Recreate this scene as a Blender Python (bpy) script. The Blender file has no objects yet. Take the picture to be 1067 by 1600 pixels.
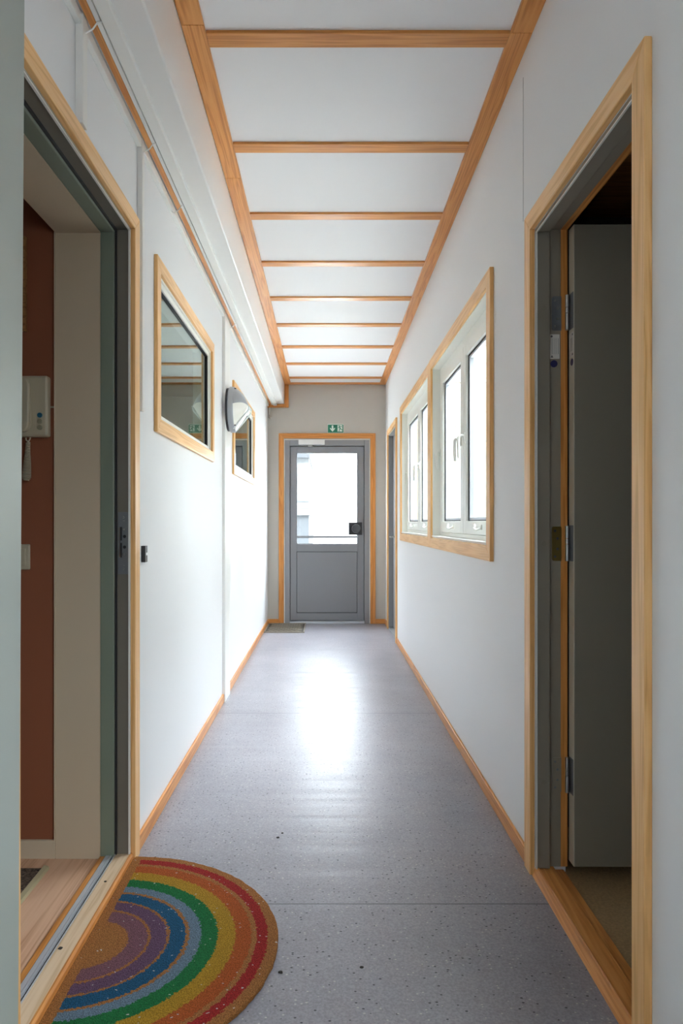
import bpy, bmesh, math, random
from mathutils import Vector, Matrix
random.seed(4)
S = bpy.context.scene
COL = S.collection
PI = math.pi

# ------------------------------------------------------------------ materials
def new_mat(name):
    m = bpy.data.materials.new(name); m.use_nodes = True
    nt = m.node_tree
    return m, nt, nt.nodes['Principled BSDF']

def plain(name, col, rough=0.5, metal=0.0, spec=0.5, bump=0.0, bscale=60.0, var=0.0):
    m, nt, b = new_mat(name)
    b.inputs['Base Color'].default_value = (*col, 1)
    b.inputs['Roughness'].default_value = rough
    b.inputs['Metallic'].default_value = metal
    b.inputs['Specular IOR Level'].default_value = spec
    if bump or var:
        tc = nt.nodes.new('ShaderNodeTexCoord')
        n = nt.nodes.new('ShaderNodeTexNoise'); n.inputs['Scale'].default_value = bscale
        n.inputs['Detail'].default_value = 4
        nt.links.new(tc.outputs['Object'], n.inputs['Vector'])
        if bump:
            bp = nt.nodes.new('ShaderNodeBump'); bp.inputs['Strength'].default_value = bump
            bp.inputs['Distance'].default_value = 0.003
            nt.links.new(n.outputs['Fac'], bp.inputs['Height'])
            nt.links.new(bp.outputs['Normal'], b.inputs['Normal'])
        if var:
            r = nt.nodes.new('ShaderNodeValToRGB')
            r.color_ramp.elements[0].position = 0.3; r.color_ramp.elements[1].position = 0.7
            r.color_ramp.elements[0].color = (*[c * (1 - var) for c in col], 1)
            r.color_ramp.elements[1].color = (*[min(1, c * (1 + var)) for c in col], 1)
            nt.links.new(n.outputs['Fac'], r.inputs['Fac'])
            nt.links.new(r.outputs['Color'], b.inputs['Base Color'])
    return m

def wood(name, axis, dark, mid, light, rough=0.35, scale=1.0):
    """straight-grained softwood, grain running along the given axis"""
    m, nt, b = new_mat(name)
    N, L = nt.nodes, nt.links
    tc = N.new('ShaderNodeTexCoord'); mp = N.new('ShaderNodeMapping')
    sc = [26.0 * scale] * 3; sc[axis] = 0.9 * scale
    mp.inputs['Scale'].default_value = sc
    L.new(tc.outputs['Object'], mp.inputs['Vector'])
    n1 = N.new('ShaderNodeTexNoise'); n1.inputs['Scale'].default_value = 1.0
    n1.inputs['Detail'].default_value = 3; n1.inputs['Distortion'].default_value = 0.6
    L.new(mp.outputs['Vector'], n1.inputs['Vector'])
    mul = N.new('ShaderNodeMath'); mul.operation = 'MULTIPLY'; mul.inputs[1].default_value = 38.0
    L.new(n1.outputs['Fac'], mul.inputs[0])
    sn = N.new('ShaderNodeMath'); sn.operation = 'SINE'; L.new(mul.outputs[0], sn.inputs[0])
    mr = N.new('ShaderNodeMapRange'); mr.inputs['From Min'].default_value = -1; mr.inputs['From Max'].default_value = 1
    L.new(sn.outputs[0], mr.inputs['Value'])
    mp2 = N.new('ShaderNodeMapping'); sc2 = [160.0] * 3; sc2[axis] = 3.0
    mp2.inputs['Scale'].default_value = sc2; L.new(tc.outputs['Object'], mp2.inputs['Vector'])
    n2 = N.new('ShaderNodeTexNoise'); n2.inputs['Scale'].default_value = 1.0; L.new(mp2.outputs['Vector'], n2.inputs['Vector'])
    add = N.new('ShaderNodeMath'); add.operation = 'MULTIPLY_ADD'
    L.new(mr.outputs['Result'], add.inputs[0]); add.inputs[1].default_value = 0.55
    m2 = N.new('ShaderNodeMath'); m2.operation = 'MULTIPLY'; m2.inputs[1].default_value = 0.5
    L.new(n2.outputs['Fac'], m2.inputs[0]); L.new(m2.outputs[0], add.inputs[2])
    r = N.new('ShaderNodeValToRGB'); cr = r.color_ramp
    cr.elements[0].position = 0.15; cr.elements[0].color = (*light, 1)
    e = cr.elements.new(0.6); e.color = (*mid, 1)
    cr.elements[-1].position = 0.95; cr.elements[-1].color = (*dark, 1)
    L.new(add.outputs[0], r.inputs['Fac'])
    L.new(r.outputs['Color'], b.inputs['Base Color'])
    b.inputs['Roughness'].default_value = rough
    b.inputs['Specular IOR Level'].default_value = 0.3; b.inputs['Coat Weight'].default_value = 0.06; b.inputs['Coat Roughness'].default_value = 0.25
    bp = N.new('ShaderNodeBump'); bp.inputs['Strength'].default_value = 0.08; bp.inputs['Distance'].default_value = 0.001
    L.new(add.outputs[0], bp.inputs['Height']); L.new(bp.outputs['Normal'], b.inputs['Normal'])
    return m

def glass(name, tint=(1, 1, 1), ior=1.5):
    m = bpy.data.materials.new(name); m.use_nodes = True
    nt = m.node_tree; nt.nodes.clear()
    out = nt.nodes.new('ShaderNodeOutputMaterial')
    t = nt.nodes.new('ShaderNodeBsdfTransparent'); t.inputs['Color'].default_value = (*tint, 1)
    g = nt.nodes.new('ShaderNodeBsdfGlossy'); g.inputs['Roughness'].default_value = 0.0
    g.inputs['Color'].default_value = (0.95, 1, 0.97, 1)
    # Schlick reflectance, the same from both sides of the thin pane
    lw = nt.nodes.new('ShaderNodeLayerWeight'); lw.inputs['Blend'].default_value = 0.5
    pw = nt.nodes.new('ShaderNodeMath'); pw.operation = 'POWER'; pw.inputs[1].default_value = 5.0
    nt.links.new(lw.outputs['Facing'], pw.inputs[0])
    r0 = ((ior - 1) / (ior + 1)) ** 2
    f = nt.nodes.new('ShaderNodeMath'); f.operation = 'MULTIPLY_ADD'; f.inputs[1].default_value = 1 - r0; f.inputs[2].default_value = r0
    nt.links.new(pw.outputs[0], f.inputs[0])
    mx = nt.nodes.new('ShaderNodeMixShader')
    nt.links.new(f.outputs[0], mx.inputs[0]); nt.links.new(t.outputs[0], mx.inputs[1]); nt.links.new(g.outputs[0], mx.inputs[2])
    nt.links.new(mx.outputs[0], out.inputs['Surface'])
    return m

PD, PM, PL = (0.45, 0.165, 0.040), (0.60, 0.245, 0.062), (0.69, 0.315, 0.095)
PINE = [wood('pine_%s' % 'xyz'[i], i, PD, PM, PL) for i in range(3)]
CASE = [wood('light_pine_%s' % 'xyz'[i], i, (0.66, 0.35, 0.12), (0.83, 0.48, 0.19), (0.88, 0.55, 0.25)) for i in range(3)]
SILLW = wood('worn_sill_wood', 1, (0.58, 0.40, 0.24), (0.68, 0.50, 0.33), (0.74, 0.57, 0.40), 0.45)
OAK = wood('oak_floor', 1, (0.50, 0.27, 0.16), (0.66, 0.40, 0.26), (0.73, 0.47, 0.32), 0.4, 0.5)
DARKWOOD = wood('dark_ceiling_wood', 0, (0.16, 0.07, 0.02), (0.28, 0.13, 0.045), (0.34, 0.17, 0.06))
M_WALL = plain('painted_wall', (0.79, 0.80, 0.81), 0.6, bump=0.04, bscale=220)
M_WALLE = plain('painted_wall_warm_shaded', (0.50, 0.475, 0.425), 0.5, bump=0.04, bscale=220)  # warm end wall paint, darkened to carry the shade the wall stands in
M_CEIL = plain('ceiling_panel', (0.84, 0.84, 0.85), 0.6)
M_WHITE = plain('white_paint', (0.80, 0.80, 0.77), 0.35)
M_CREAM = plain('cream_window_paint', (0.88, 0.89, 0.83), 0.3)
M_BOX = plain('box_paint', (0.80, 0.80, 0.79), 0.3)
M_GREY = plain('grey_door_paint', (0.235, 0.24, 0.255), 0.38)
M_GREYF = plain('grey_frame_paint', (0.27, 0.275, 0.285), 0.4)
M_SEAL = plain('black_rubber', (0.02, 0.02, 0.022), 0.6)
M_STEELF = plain('grey_jamb_paint', (0.18, 0.165, 0.135), 0.4)
M_MINT = plain('mint_paint', (0.205, 0.245, 0.19), 0.4)
M_LEAFMINT = plain('pale_mint_door', (0.36, 0.40, 0.365), 0.35)
M_BEIGE = plain('beige_wall', (0.57, 0.47, 0.34), 0.5)
M_BROWN = plain('terracotta_wall', (0.26, 0.085, 0.04), 0.6)
M_RJAMB = plain('olive_grey_paint', (0.28, 0.25, 0.20), 0.4)
M_RLEAF = plain('olive_grey_door', (0.26, 0.235, 0.185), 0.45)
M_CHIP = plain('hardboard_floor', (0.36, 0.24, 0.12), 0.6, var=0.2, bscale=150)
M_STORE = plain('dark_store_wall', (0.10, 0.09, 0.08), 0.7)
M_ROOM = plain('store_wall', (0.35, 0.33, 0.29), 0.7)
M_PLASTIC = plain('ivory_plastic', (0.46, 0.41, 0.30), 0.4)
M_BLACK = plain('black_plastic', (0.03, 0.03, 0.035), 0.35)
M_LOCK = plain('black_lock_box', (0.035, 0.036, 0.04), 0.3)
M_KNOB = plain('dark_grey_knob', (0.075, 0.08, 0.085), 0.3)
M_STEEL = plain('brushed_steel', (0.55, 0.55, 0.54), 0.3, 1.0)
M_DSTEEL = plain('dull_strike_steel', (0.20, 0.215, 0.23), 0.4, 0.35)
M_BRASS = plain('brass', (0.55, 0.42, 0.14), 0.35, 1.0)
M_ALU = plain('aluminium', (0.60, 0.63, 0.68), 0.35, 0.35)
M_LAMP = plain('silver_grey_lamp', (0.42, 0.45, 0.48), 0.35, 0.25)
M_DIFF = plain('white_diffuser', (0.85, 0.85, 0.78), 0.25)
M_CLEAR = plain('clear_prism', (0.80, 0.86, 0.86), 0.08)
M_BLUE = plain('blue_button', (0.02, 0.12, 0.20), 0.4)
M_NAVY = plain('navy_sticker', (0.02, 0.02, 0.10), 0.5)
M_BUTTON = plain('grey_button', (0.30, 0.28, 0.19), 0.4)
M_LABEL = plain('paper_label', (0.72, 0.70, 0.66), 0.5)
M_PRINT = plain('label_print', (0.12, 0.12, 0.12), 0.6)
M_SIGN = plain('sign_green', (0.015, 0.20, 0.115), 0.4)
M_SIGNW = plain('sign_white', (0.70, 0.80, 0.72), 0.4)
M_RUG = plain('dark_doormat', (0.10, 0.07, 0.05), 0.95, bump=1.0, bscale=120, var=0.9)
M_BIND = plain('beige_binding', (0.42, 0.36, 0.22), 0.8)
M_GROUND = plain('pale_concrete', (0.62, 0.62, 0.60), 0.8, var=0.1, bscale=3)
M_RAIL = plain('dark_rail', (0.02, 0.02, 0.022), 0.6, spec=0.1)
M_SHUT = plain('pale_blue_grey_board', (0.040, 0.043, 0.047), 0.7, spec=0.1)
G_OUT = glass('window_glass', (0.97, 0.985, 0.975))
G_IN = glass('interior_glass', (0.62, 0.74, 0.68), 1.62)

def clapboard(name, pitch, col):
    m, nt, b = new_mat(name); N, L = nt.nodes, nt.links
    g = N.new('ShaderNodeNewGeometry'); sx = N.new('ShaderNodeSeparateXYZ'); L.new(g.outputs['Position'], sx.inputs[0])
    d = N.new('ShaderNodeMath'); d.operation = 'DIVIDE'; d.inputs[1].default_value = pitch; L.new(sx.outputs['Z'], d.inputs[0])
    f = N.new('ShaderNodeMath'); f.operation = 'FRACT'; L.new(d.outputs[0], f.inputs[0])
    r = N.new('ShaderNodeValToRGB'); r.color_ramp.interpolation = 'CONSTANT'
    r.color_ramp.elements[0].color = (*[c * 0.45 for c in col], 1)
    r.color_ramp.elements[1].position = 0.08; r.color_ramp.elements[1].color = (*col, 1)
    L.new(f.outputs[0], r.inputs['Fac']); L.new(r.outputs['Color'], b.inputs['Base Color'])
    b.inputs['Roughness'].default_value = 0.7
    return m
M_CLAP = clapboard('white_clapboard', 0.137, (0.78, 0.78, 0.75))
M_CLAP2 = clapboard('slate_clapboard', 0.13, (0.052, 0.056, 0.060))
M_CLAP3 = clapboard('grey_clapboard', 0.137, (0.24, 0.235, 0.21))

def floor_material():
    m, nt, b = new_mat('speckled_vinyl'); N, L = nt.nodes, nt.links
    tc = N.new('ShaderNodeTexCoord')
    def noise(scale, detail=3, vec=None, dist=0):
        n = N.new('ShaderNodeTexNoise'); n.inputs['Scale'].default_value = scale; n.inputs['Detail'].default_value = detail
        n.inputs['Distortion'].default_value = dist
        L.new(vec or tc.outputs['Object'], n.inputs['Vector']); return n
    def ramp(src, stops, interp='LINEAR'):
        r = N.new('ShaderNodeValToRGB'); r.color_ramp.interpolation = interp
        while len(r.color_ramp.elements) < len(stops): r.color_ramp.elements.new(0.5)
        for e, (p, c) in zip(r.color_ramp.elements, stops):
            e.position = p; e.color = (*c, 1)
        L.new(src, r.inputs['Fac']); return r
    def mix(fac, a, c):
        x = N.new('ShaderNodeMix'); x.data_type = 'RGBA'
        L.new(fac, x.inputs[0]); L.new(a, x.inputs[6])
        if isinstance(c, tuple): x.inputs[7].default_value = (*c, 1)
        else: L.new(c, x.inputs[7])
        return x.outputs[2]
    base = ramp(noise(3, 5).outputs['Fac'], [(0.3, (0.265, 0.258, 0.290)), (0.7, (0.325, 0.316, 0.350))])
    fine = ramp(noise(170, 3).outputs['Fac'], [(0.35, (0.72, 0.72, 0.72)), (0.65, (1.18, 1.18, 1.18))])
    mu = N.new('ShaderNodeMix'); mu.data_type = 'RGBA'; mu.blend_type = 'MULTIPLY'; mu.inputs[0].default_value = 0.6
    L.new(base.outputs['Color'], mu.inputs[6]); L.new(fine.outputs['Color'], mu.inputs[7])
    col = mu.outputs[2]
    def specks(scale, thr, seed):
        mp = N.new('ShaderNodeMapping'); mp.inputs['Location'].default_value = (seed, seed * 1.7, 0)
        mp.inputs['Scale'].default_value = (1, 1.5, 1)
        L.new(tc.outputs['Object'], mp.inputs['Vector'])
        v = N.new('ShaderNodeTexVoronoi'); v.inputs['Scale'].default_value = scale
        L.new(mp.outputs['Vector'], v.inputs['Vector'])
        # only some cells carry a chip
        lt = N.new('ShaderNodeMath'); lt.operation = 'LESS_THAN'; lt.inputs[1].default_value = 0.22
        L.new(v.outputs['Distance'], lt.inputs[0])
        sp = N.new('ShaderNodeSeparateColor'); L.new(v.outputs['Color'], sp.inputs[0])
        l2 = N.new('ShaderNodeMath'); l2.operation = 'LESS_THAN'; l2.inputs[1].default_value = thr
        L.new(sp.outputs[0], l2.inputs[0])
        a = N.new('ShaderNodeMath'); a.operation = 'MULTIPLY'
        L.new(lt.outputs[0], a.inputs[0]); L.new(l2.outputs[0], a.inputs[1]); return a.outputs[0]
    col = mix(specks(62, 0.22, 3.1), col, (0.06, 0.06, 0.07))
    col = mix(specks(74, 0.16, 8.3), col, (0.50, 0.49, 0.47))
    # welded seams across the corridor
    sx = N.new('ShaderNodeSeparateXYZ'); L.new(tc.outputs['Object'], sx.inputs[0])
    s1 = N.new('ShaderNodeMath'); s1.operation = 'ADD'; s1.inputs[1].default_value = 20.2 - 1.676 + 1.01; L.new(sx.outputs['Y'], s1.inputs[0])
    s2 = N.new('ShaderNodeMath'); s2.operation = 'MODULO'; s2.inputs[1].default_value = 2.02; L.new(s1.outputs[0], s2.inputs[0])
    s3 = N.new('ShaderNodeMath'); s3.operation = 'COMPARE'; s3.inputs[1].default_value = 1.01; s3.inputs[2].default_value = 0.0022; L.new(s2.outputs[0], s3.inputs[0])
    col = mix(s3.outputs[0], col, (0.11, 0.11, 0.12))
    L.new(col, b.inputs['Base Color'])
    b.inputs['Roughness'].default_value = 0.33
    b.inputs['Specular IOR Level'].default_value = 0.3
    # slight waviness across the corridor
    mp = N.new('ShaderNodeMapping'); mp.inputs['Scale'].default_value = (0.5, 9, 1); L.new(tc.outputs['Object'], mp.inputs['Vector'])
    w = noise(1.0, 2, mp.outputs['Vector'])
    bp = N.new('ShaderNodeBump'); bp.inputs['Strength'].default_value = 0.25; bp.inputs['Distance'].default_value = 0.012
    L.new(w.outputs['Fac'], bp.inputs['Height'])
    bp2 = N.new('ShaderNodeBump'); bp2.inputs['Strength'].default_value = 0.12; bp2.inputs['Distance'].default_value = 0.002
    L.new(noise(140, 2).outputs['Fac'], bp2.inputs['Height']); L.new(bp.outputs['Normal'], bp2.inputs['Normal'])
    L.new(bp2.outputs['Normal'], b.inputs['Normal'])
    return m
M_FLOOR = floor_material()

def rainbow_material(a, bb):
    m, nt, b = new_mat('rainbow_coir'); N, L = nt.nodes, nt.links
    tc = N.new('ShaderNodeTexCoord'); sx = N.new('ShaderNodeSeparateXYZ'); L.new(tc.outputs['Object'], sx.inputs[0])
    def math_(op, x, y):
        n = N.new('ShaderNodeMath'); n.operation = op
        for i, v in enumerate((x, y)):
            if v is None: continue
            if isinstance(v, (int, float)): n.inputs[i].default_value = v
            else: L.new(v, n.inputs[i])
        return n.outputs[0]
    x = math_('DIVIDE', sx.outputs['X'], a); y = math_('DIVIDE', sx.outputs['Y'], bb)
    r2 = math_('ADD', math_('MULTIPLY', x, x), math_('MULTIPLY', y, y)); r = math_('SQRT', r2, None)
    n = N.new('ShaderNodeTexNoise'); n.inputs['Scale'].default_value = 130; n.inputs['Detail'].default_value = 3
    L.new(tc.outputs['Object'], n.inputs['Vector'])
    nj = math_('MULTIPLY', math_('SUBTRACT', n.outputs['Fac'], 0.5), 0.045)
    rj = math_('ADD', r, nj)
    coir = (0.33, 0.145, 0.045)
    stops = [(0.0, coir), (0.22, (0.18, 0.085, 0.115)), (0.318, coir), (0.335, (0.115, 0.065, 0.125)), (0.415, coir),
             (0.432, (0.012, 0.085, 0.18)), (0.515, coir), (0.534, (0.13, 0.20, 0.28)), (0.596, (0.012, 0.15, 0.045)),
             (0.68, (0.37, 0.22, 0.02)), (0.775, (0.36, 0.085, 0.02)), (0.858, coir), (0.885, (0.30, 0.02, 0.02)), (0.945, coir)]
    cr = N.new('ShaderNodeValToRGB'); cr.color_ramp.interpolation = 'CONSTANT'
    while len(cr.color_ramp.elements) < len(stops): cr.color_ramp.elements.new(0.99)
    for e, (p, c) in zip(cr.color_ramp.elements, stops): e.position = p; e.color = (*c, 1)
    L.new(rj, cr.inputs['Fac'])
    # the stripes stop short of the straight edge
    n3 = N.new('ShaderNodeTexNoise'); n3.inputs['Scale'].default_value = 90; L.new(tc.outputs['Object'], n3.inputs['Vector'])
    edge = math_('LESS_THAN', math_('ADD', sx.outputs['X'], math_('MULTIPLY', n3.outputs['Fac'], 0.012)), 0.036)
    mx = N.new('ShaderNodeMix'); mx.data_type = 'RGBA'; L.new(edge, mx.inputs[0]); L.new(cr.outputs['Color'], mx.inputs[6]); mx.inputs[7].default_value = (*coir, 1)
    # coir fibres show through the print
    n2 = N.new('ShaderNodeTexNoise'); n2.inputs['Scale'].default_value = 330; n2.inputs['Detail'].default_value = 4; L.new(tc.outputs['Object'], n2.inputs['Vector'])
    rr = N.new('ShaderNodeValToRGB'); rr.color_ramp.elements[0].position = 0.36; rr.color_ramp.elements[0].color = (0.50, 0.46, 0.42, 1)
    rr.color_ramp.elements[1].position = 0.66; rr.color_ramp.elements[1].color = (1.35, 1.3, 1.25, 1); L.new(n2.outputs['Fac'], rr.inputs['Fac'])
    mu = N.new('ShaderNodeMix'); mu.data_type = 'RGBA'; mu.blend_type = 'MULTIPLY'; mu.inputs[0].default_value = 0.9
    L.new(mx.outputs[2], mu.inputs[6]); L.new(rr.outputs['Color'], mu.inputs[7])
    # pale lint caught in the pile
    v = N.new('ShaderNodeTexVoronoi'); v.inputs['Scale'].default_value = 55; v.feature = 'F1'
    mp = N.new('ShaderNodeMapping'); mp.inputs['Scale'].default_value = (1, 1.9, 1); mp.inputs['Rotation'].default_value = (0, 0, 0.6)
    dn = N.new('ShaderNodeTexNoise'); dn.inputs['Scale'].default_value = 40
    L.new(tc.outputs['Object'], dn.inputs['Vector'])
    ad = N.new('ShaderNodeVectorMath'); ad.operation = 'MULTIPLY_ADD'; ad.inputs[1].default_value = (0.02, 0.02, 0)
    L.new(dn.outputs['Color'], ad.inputs[0]); L.new(tc.outputs['Object'], ad.inputs[2])
    L.new(ad.outputs[0], mp.inputs['Vector']); L.new(mp.outputs['Vector'], v.inputs['Vector'])
    sc = N.new('ShaderNodeSeparateColor'); L.new(v.outputs['Color'], sc.inputs[0])
    lint = math_('MULTIPLY', math_('LESS_THAN', v.outputs['Distance'], 0.16), math_('LESS_THAN', sc.outputs[0], 0.2))
    m3 = N.new('ShaderNodeMix'); m3.data_type = 'RGBA'; L.new(lint, m3.inputs[0]); L.new(mu.outputs[2], m3.inputs[6]); m3.inputs[7].default_value = (0.52, 0.50, 0.48, 1)
    L.new(m3.outputs[2], b.inputs['Base Color'])
    b.inputs['Roughness'].default_value = 0.9; b.inputs['Specular IOR Level'].default_value = 0.15
    bp = N.new('ShaderNodeBump'); bp.inputs['Strength'].default_value = 0.9; bp.inputs['Distance'].default_value = 0.006
    L.new(n2.outputs['Fac'], bp.inputs['Height']); L.new(bp.outputs['Normal'], b.inputs['Normal'])
    return m

# ------------------------------------------------------------------ mesh helpers
class MB:
    def __init__(s): s.bm = bmesh.new()
    def hexa(s, p):
        """eight corners: bottom four counter-clockwise, then top four"""
        v = [s.bm.verts.new(q) for q in p]
        for f in ((3, 2, 1, 0), (4, 5, 6, 7), (0, 1, 5, 4), (1, 2, 6, 5), (2, 3, 7, 6), (3, 0, 4, 7)):
            s.bm.faces.new([v[i] for i in f])
        return s
    def box(s, x0, x1, y0, y1, z0, z1):
        if x0 > x1: x0, x1 = x1, x0
        if y0 > y1: y0, y1 = y1, y0
        if z0 > z1: z0, z1 = z1, z0
        return s.hexa([(x0, y0, z0), (x1, y0, z0), (x1, y1, z0), (x0, y1, z0), (x0, y0, z1), (x1, y0, z1), (x1, y1, z1), (x0, y1, z1)])
    def prism(s, pts, vec):
        """planar polygon pushed along vec"""
        vec = Vector(vec); pts = [Vector(p) for p in pts]
        a = [s.bm.verts.new(p) for p in pts]; b = [s.bm.verts.new(p + vec) for p in pts]
        n = len(pts)
        s.bm.faces.new(list(reversed(a))); s.bm.faces.new(b)
        for i in range(n): s.bm.faces.new((a[i], a[(i + 1) % n], b[(i + 1) % n], b[i]))
        return s
    def cyl(s, p0, p1, r, n=24, r1=None):
        p0, p1 = Vector(p0), Vector(p1); d = (p1 - p0).normalized()
        u = d.orthogonal().normalized(); w = d.cross(u); r1 = r if r1 is None else r1
        a = [s.bm.verts.new(p0 + r * (math.cos(2 * PI * i / n) * u + math.sin(2 * PI * i / n) * w)) for i in range(n)]
        b = [s.bm.verts.new(p1 + r1 * (math.cos(2 * PI * i / n) * u + math.sin(2 * PI * i / n) * w)) for i in range(n)]
        s.bm.faces.new(list(reversed(a))); s.bm.faces.new(b)
        for i in range(n): s.bm.faces.new((a[i], a[(i + 1) % n], b[(i + 1) % n], b[i]))
        return s
    def tube(s, pts, r, n=10):
        pts = [Vector(p) for p in pts]; rings = []
        rr = r if isinstance(r, (list, tuple)) else [r] * len(pts)
        up = None
        for i, p in enumerate(pts):
            t = (pts[min(i + 1, len(pts) - 1)] - pts[max(i - 1, 0)]).normalized()
            if up is None: up = t.orthogonal().normalized()
            up = (up - up.dot(t) * t).normalized(); w = t.cross(up)
            rings.append([s.bm.verts.new(p + rr[i] * (math.cos(2 * PI * k / n) * up + math.sin(2 * PI * k / n) * w)) for k in range(n)])
        for a, b in zip(rings, rings[1:]):
            for k in range(n): s.bm.faces.new((a[k], a[(k + 1) % n], b[(k + 1) % n], b[k]))
        s.bm.faces.new(list(reversed(rings[0]))); s.bm.faces.new(rings[-1])
        return s
    def frame_yz(s, x0, x1, y0, y1, z0, z1, w, wz=None, wb=None):
        """rectangular ring in a plane of constant x"""
        wz = w if wz is None else wz; wb = wz if wb is None else wb
        s.box(x0, x1, y0, y0 + w, z0, z1); s.box(x0, x1, y1 - w, y1, z0, z1)
        s.box(x0, x1, y0 + w, y1 - w, z1 - wz, z1); s.box(x0, x1, y0 + w, y1 - w, z0, z0 + wb)
        return s
    def frame_xz(s, y0, y1, x0, x1, z0, z1, w, wz=None, wb=None):
        wz = w if wz is None else wz; wb = wz if wb is None else wb
        s.box(x0, x0 + w, y0, y1, z0, z1); s.box(x1 - w, x1, y0, y1, z0, z1)
        s.box(x0 + w, x1 - w, y0, y1, z1 - wz, z1)
        if wb > 0: s.box(x0 + w, x1 - w, y0, y1, z0, z0 + wb)
        return s
    def map(s, fn):
        for v in s.bm.verts: v.co = Vector(fn(v.co.x, v.co.y, v.co.z))
        return s
    def build(s, name, mat, parent=None, origin=None, bevel=0.0, smooth=False):
        bmesh.ops.recalc_face_normals(s.bm, faces=s.bm.faces[:])
        if parent is not None: o0 = ROOT[parent.name]
        else: o0 = Vector(origin) if origin is not None else base_of(s.bm)
        for v in s.bm.verts: v.co -= o0
        me = bpy.data.meshes.new(name); s.bm.to_mesh(me); s.bm.free()
        me.materials.append(mat)
        if smooth:
            for p in me.polygons: p.use_smooth = True
            me.set_sharp_from_angle(angle=math.radians(38))
        o = bpy.data.objects.new(name, me); COL.objects.link(o)
        if parent is not None: o.parent = parent
        else: o.location = o0
        ROOT[o.name] = o0.copy()
        if bevel:
            md = o.modifiers.new('Bevel', 'BEVEL'); md.width = bevel; md.segments = 2; md.limit_method = 'ANGLE'
            md.harden_normals = False
        return o
ROOT = {}
def base_of(bm):
    xs = [v.co for v in bm.verts]
    return Vector(((min(c.x for c in xs) + max(c.x for c in xs)) / 2, (min(c.y for c in xs) + max(c.y for c in xs)) / 2, min(c.z for c in xs)))
def tag(o, label=None, cat=None, group=None, kind=None):
    for k, v in (('label', label), ('category', cat), ('group', group), ('kind', kind)):
        if v: o[k] = v
    return o
def empty(name, loc, label, cat, group=None, kind=None):
    o = bpy.data.objects.new(name, None); COL.objects.link(o); o.location = loc; o.empty_display_size = 0.05
    ROOT[o.name] = Vector(loc); return tag(o, label, cat, group, kind)

# ------------------------------------------------------------------ key sizes (metres; camera at x=0 y=0 looking along +y)
EYE = 1.154
XL, XR, YE, YB = -0.665, 0.685, 7.62, -3.0
def zb(y): return 2.794 - 0.0077 * y          # underside of the ceiling battens: the ceiling falls a little towards the far end
PANEL = 0.011

# ------------------------------------------------------------------ floor, walls, ceiling
tag(MB().box(XL - 0.02, XR + 0.02, YB, YE + 0.1, -0.12, 0).build('floor', M_FLOOR), 'grey speckled vinyl corridor floor', 'floor', kind='structure')

def wall_along_y(name, mat, xa, xb, y0, y1, z0, z1, holes, label):
    """wall slab with rectangular holes (y0,y1,z0,z1)"""
    m = MB(); ys = sorted({y0, y1, *[h[0] for h in holes], *[h[1] for h in holes]})
    for a, b in zip(ys, ys[1:]):
        hs = sorted([h for h in holes if h[0] <= a and h[1] >= b], key=lambda h: h[2])
        z = z0
        for h in hs:
            if h[2] > z: m.box(xa, xb, a, b, z, h[2])
            z = h[3]
        if z < z1: m.box(xa, xb, a, b, z, z1)
    bmesh.ops.remove_doubles(m.bm, verts=m.bm.verts[:], dist=1e-5)
    return tag(m.build(name, mat), label, 'wall', kind='structure')

LD = (1.415, 2.265)                            # left door opening along y
RD = (1.455, 2.18)
W1 = (2.63, 3.832, 1.562, 2.14); W2 = (4.782, 6.065, 1.557, 2.115)
WA = (2.778, 4.246, 1.06, 2.135); WB = (4.374, 5.957, 1.06, 2.13)
FD = (6.43, 7.255)
WFILL = (-1.50, 0.40, 1.06, 2.135)   # unseen window added behind the viewer to light the near corridor
ZLD, ZRD = 2.155, 2.116
wall_along_y('wall_left', M_WALL, XL - 0.10, XL, YB, YE + 0.1, 0, 2.80, [(LD[0], LD[1], -1, ZLD), W1, W2],
             'white corridor wall with the intercom doorway and two inner windows')
wall_along_y('wall_right', M_WALL, XR, XR + 0.10, YB, YE + 0.1, 0, 2.82, [WFILL, (RD[0], RD[1], -1, ZRD), WA, WB, (FD[0], FD[1], -1, 2.11)],
             'white corridor wall with the bright pair of outside windows')
DX0, DX1, DZ = -0.478, 0.507, 2.112
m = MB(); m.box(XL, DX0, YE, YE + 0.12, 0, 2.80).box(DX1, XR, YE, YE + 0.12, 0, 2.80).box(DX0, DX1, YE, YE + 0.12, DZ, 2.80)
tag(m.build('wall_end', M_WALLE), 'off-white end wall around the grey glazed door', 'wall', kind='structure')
tag(MB().box(XL, XR, YB - 0.1, YB, 0, 2.85).build('wall_back', M_WALL), 'white wall closing the corridor behind the viewer', 'wall', kind='structure')
m = MB().box(XL, XR, YB, YE, 0, 0.06).map(lambda x, y, z: (x, y, z + zb(y) + PANEL))
tag(m.build('ceiling', M_CEIL), 'white panelled corridor ceiling', 'ceiling', kind='structure')

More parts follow.
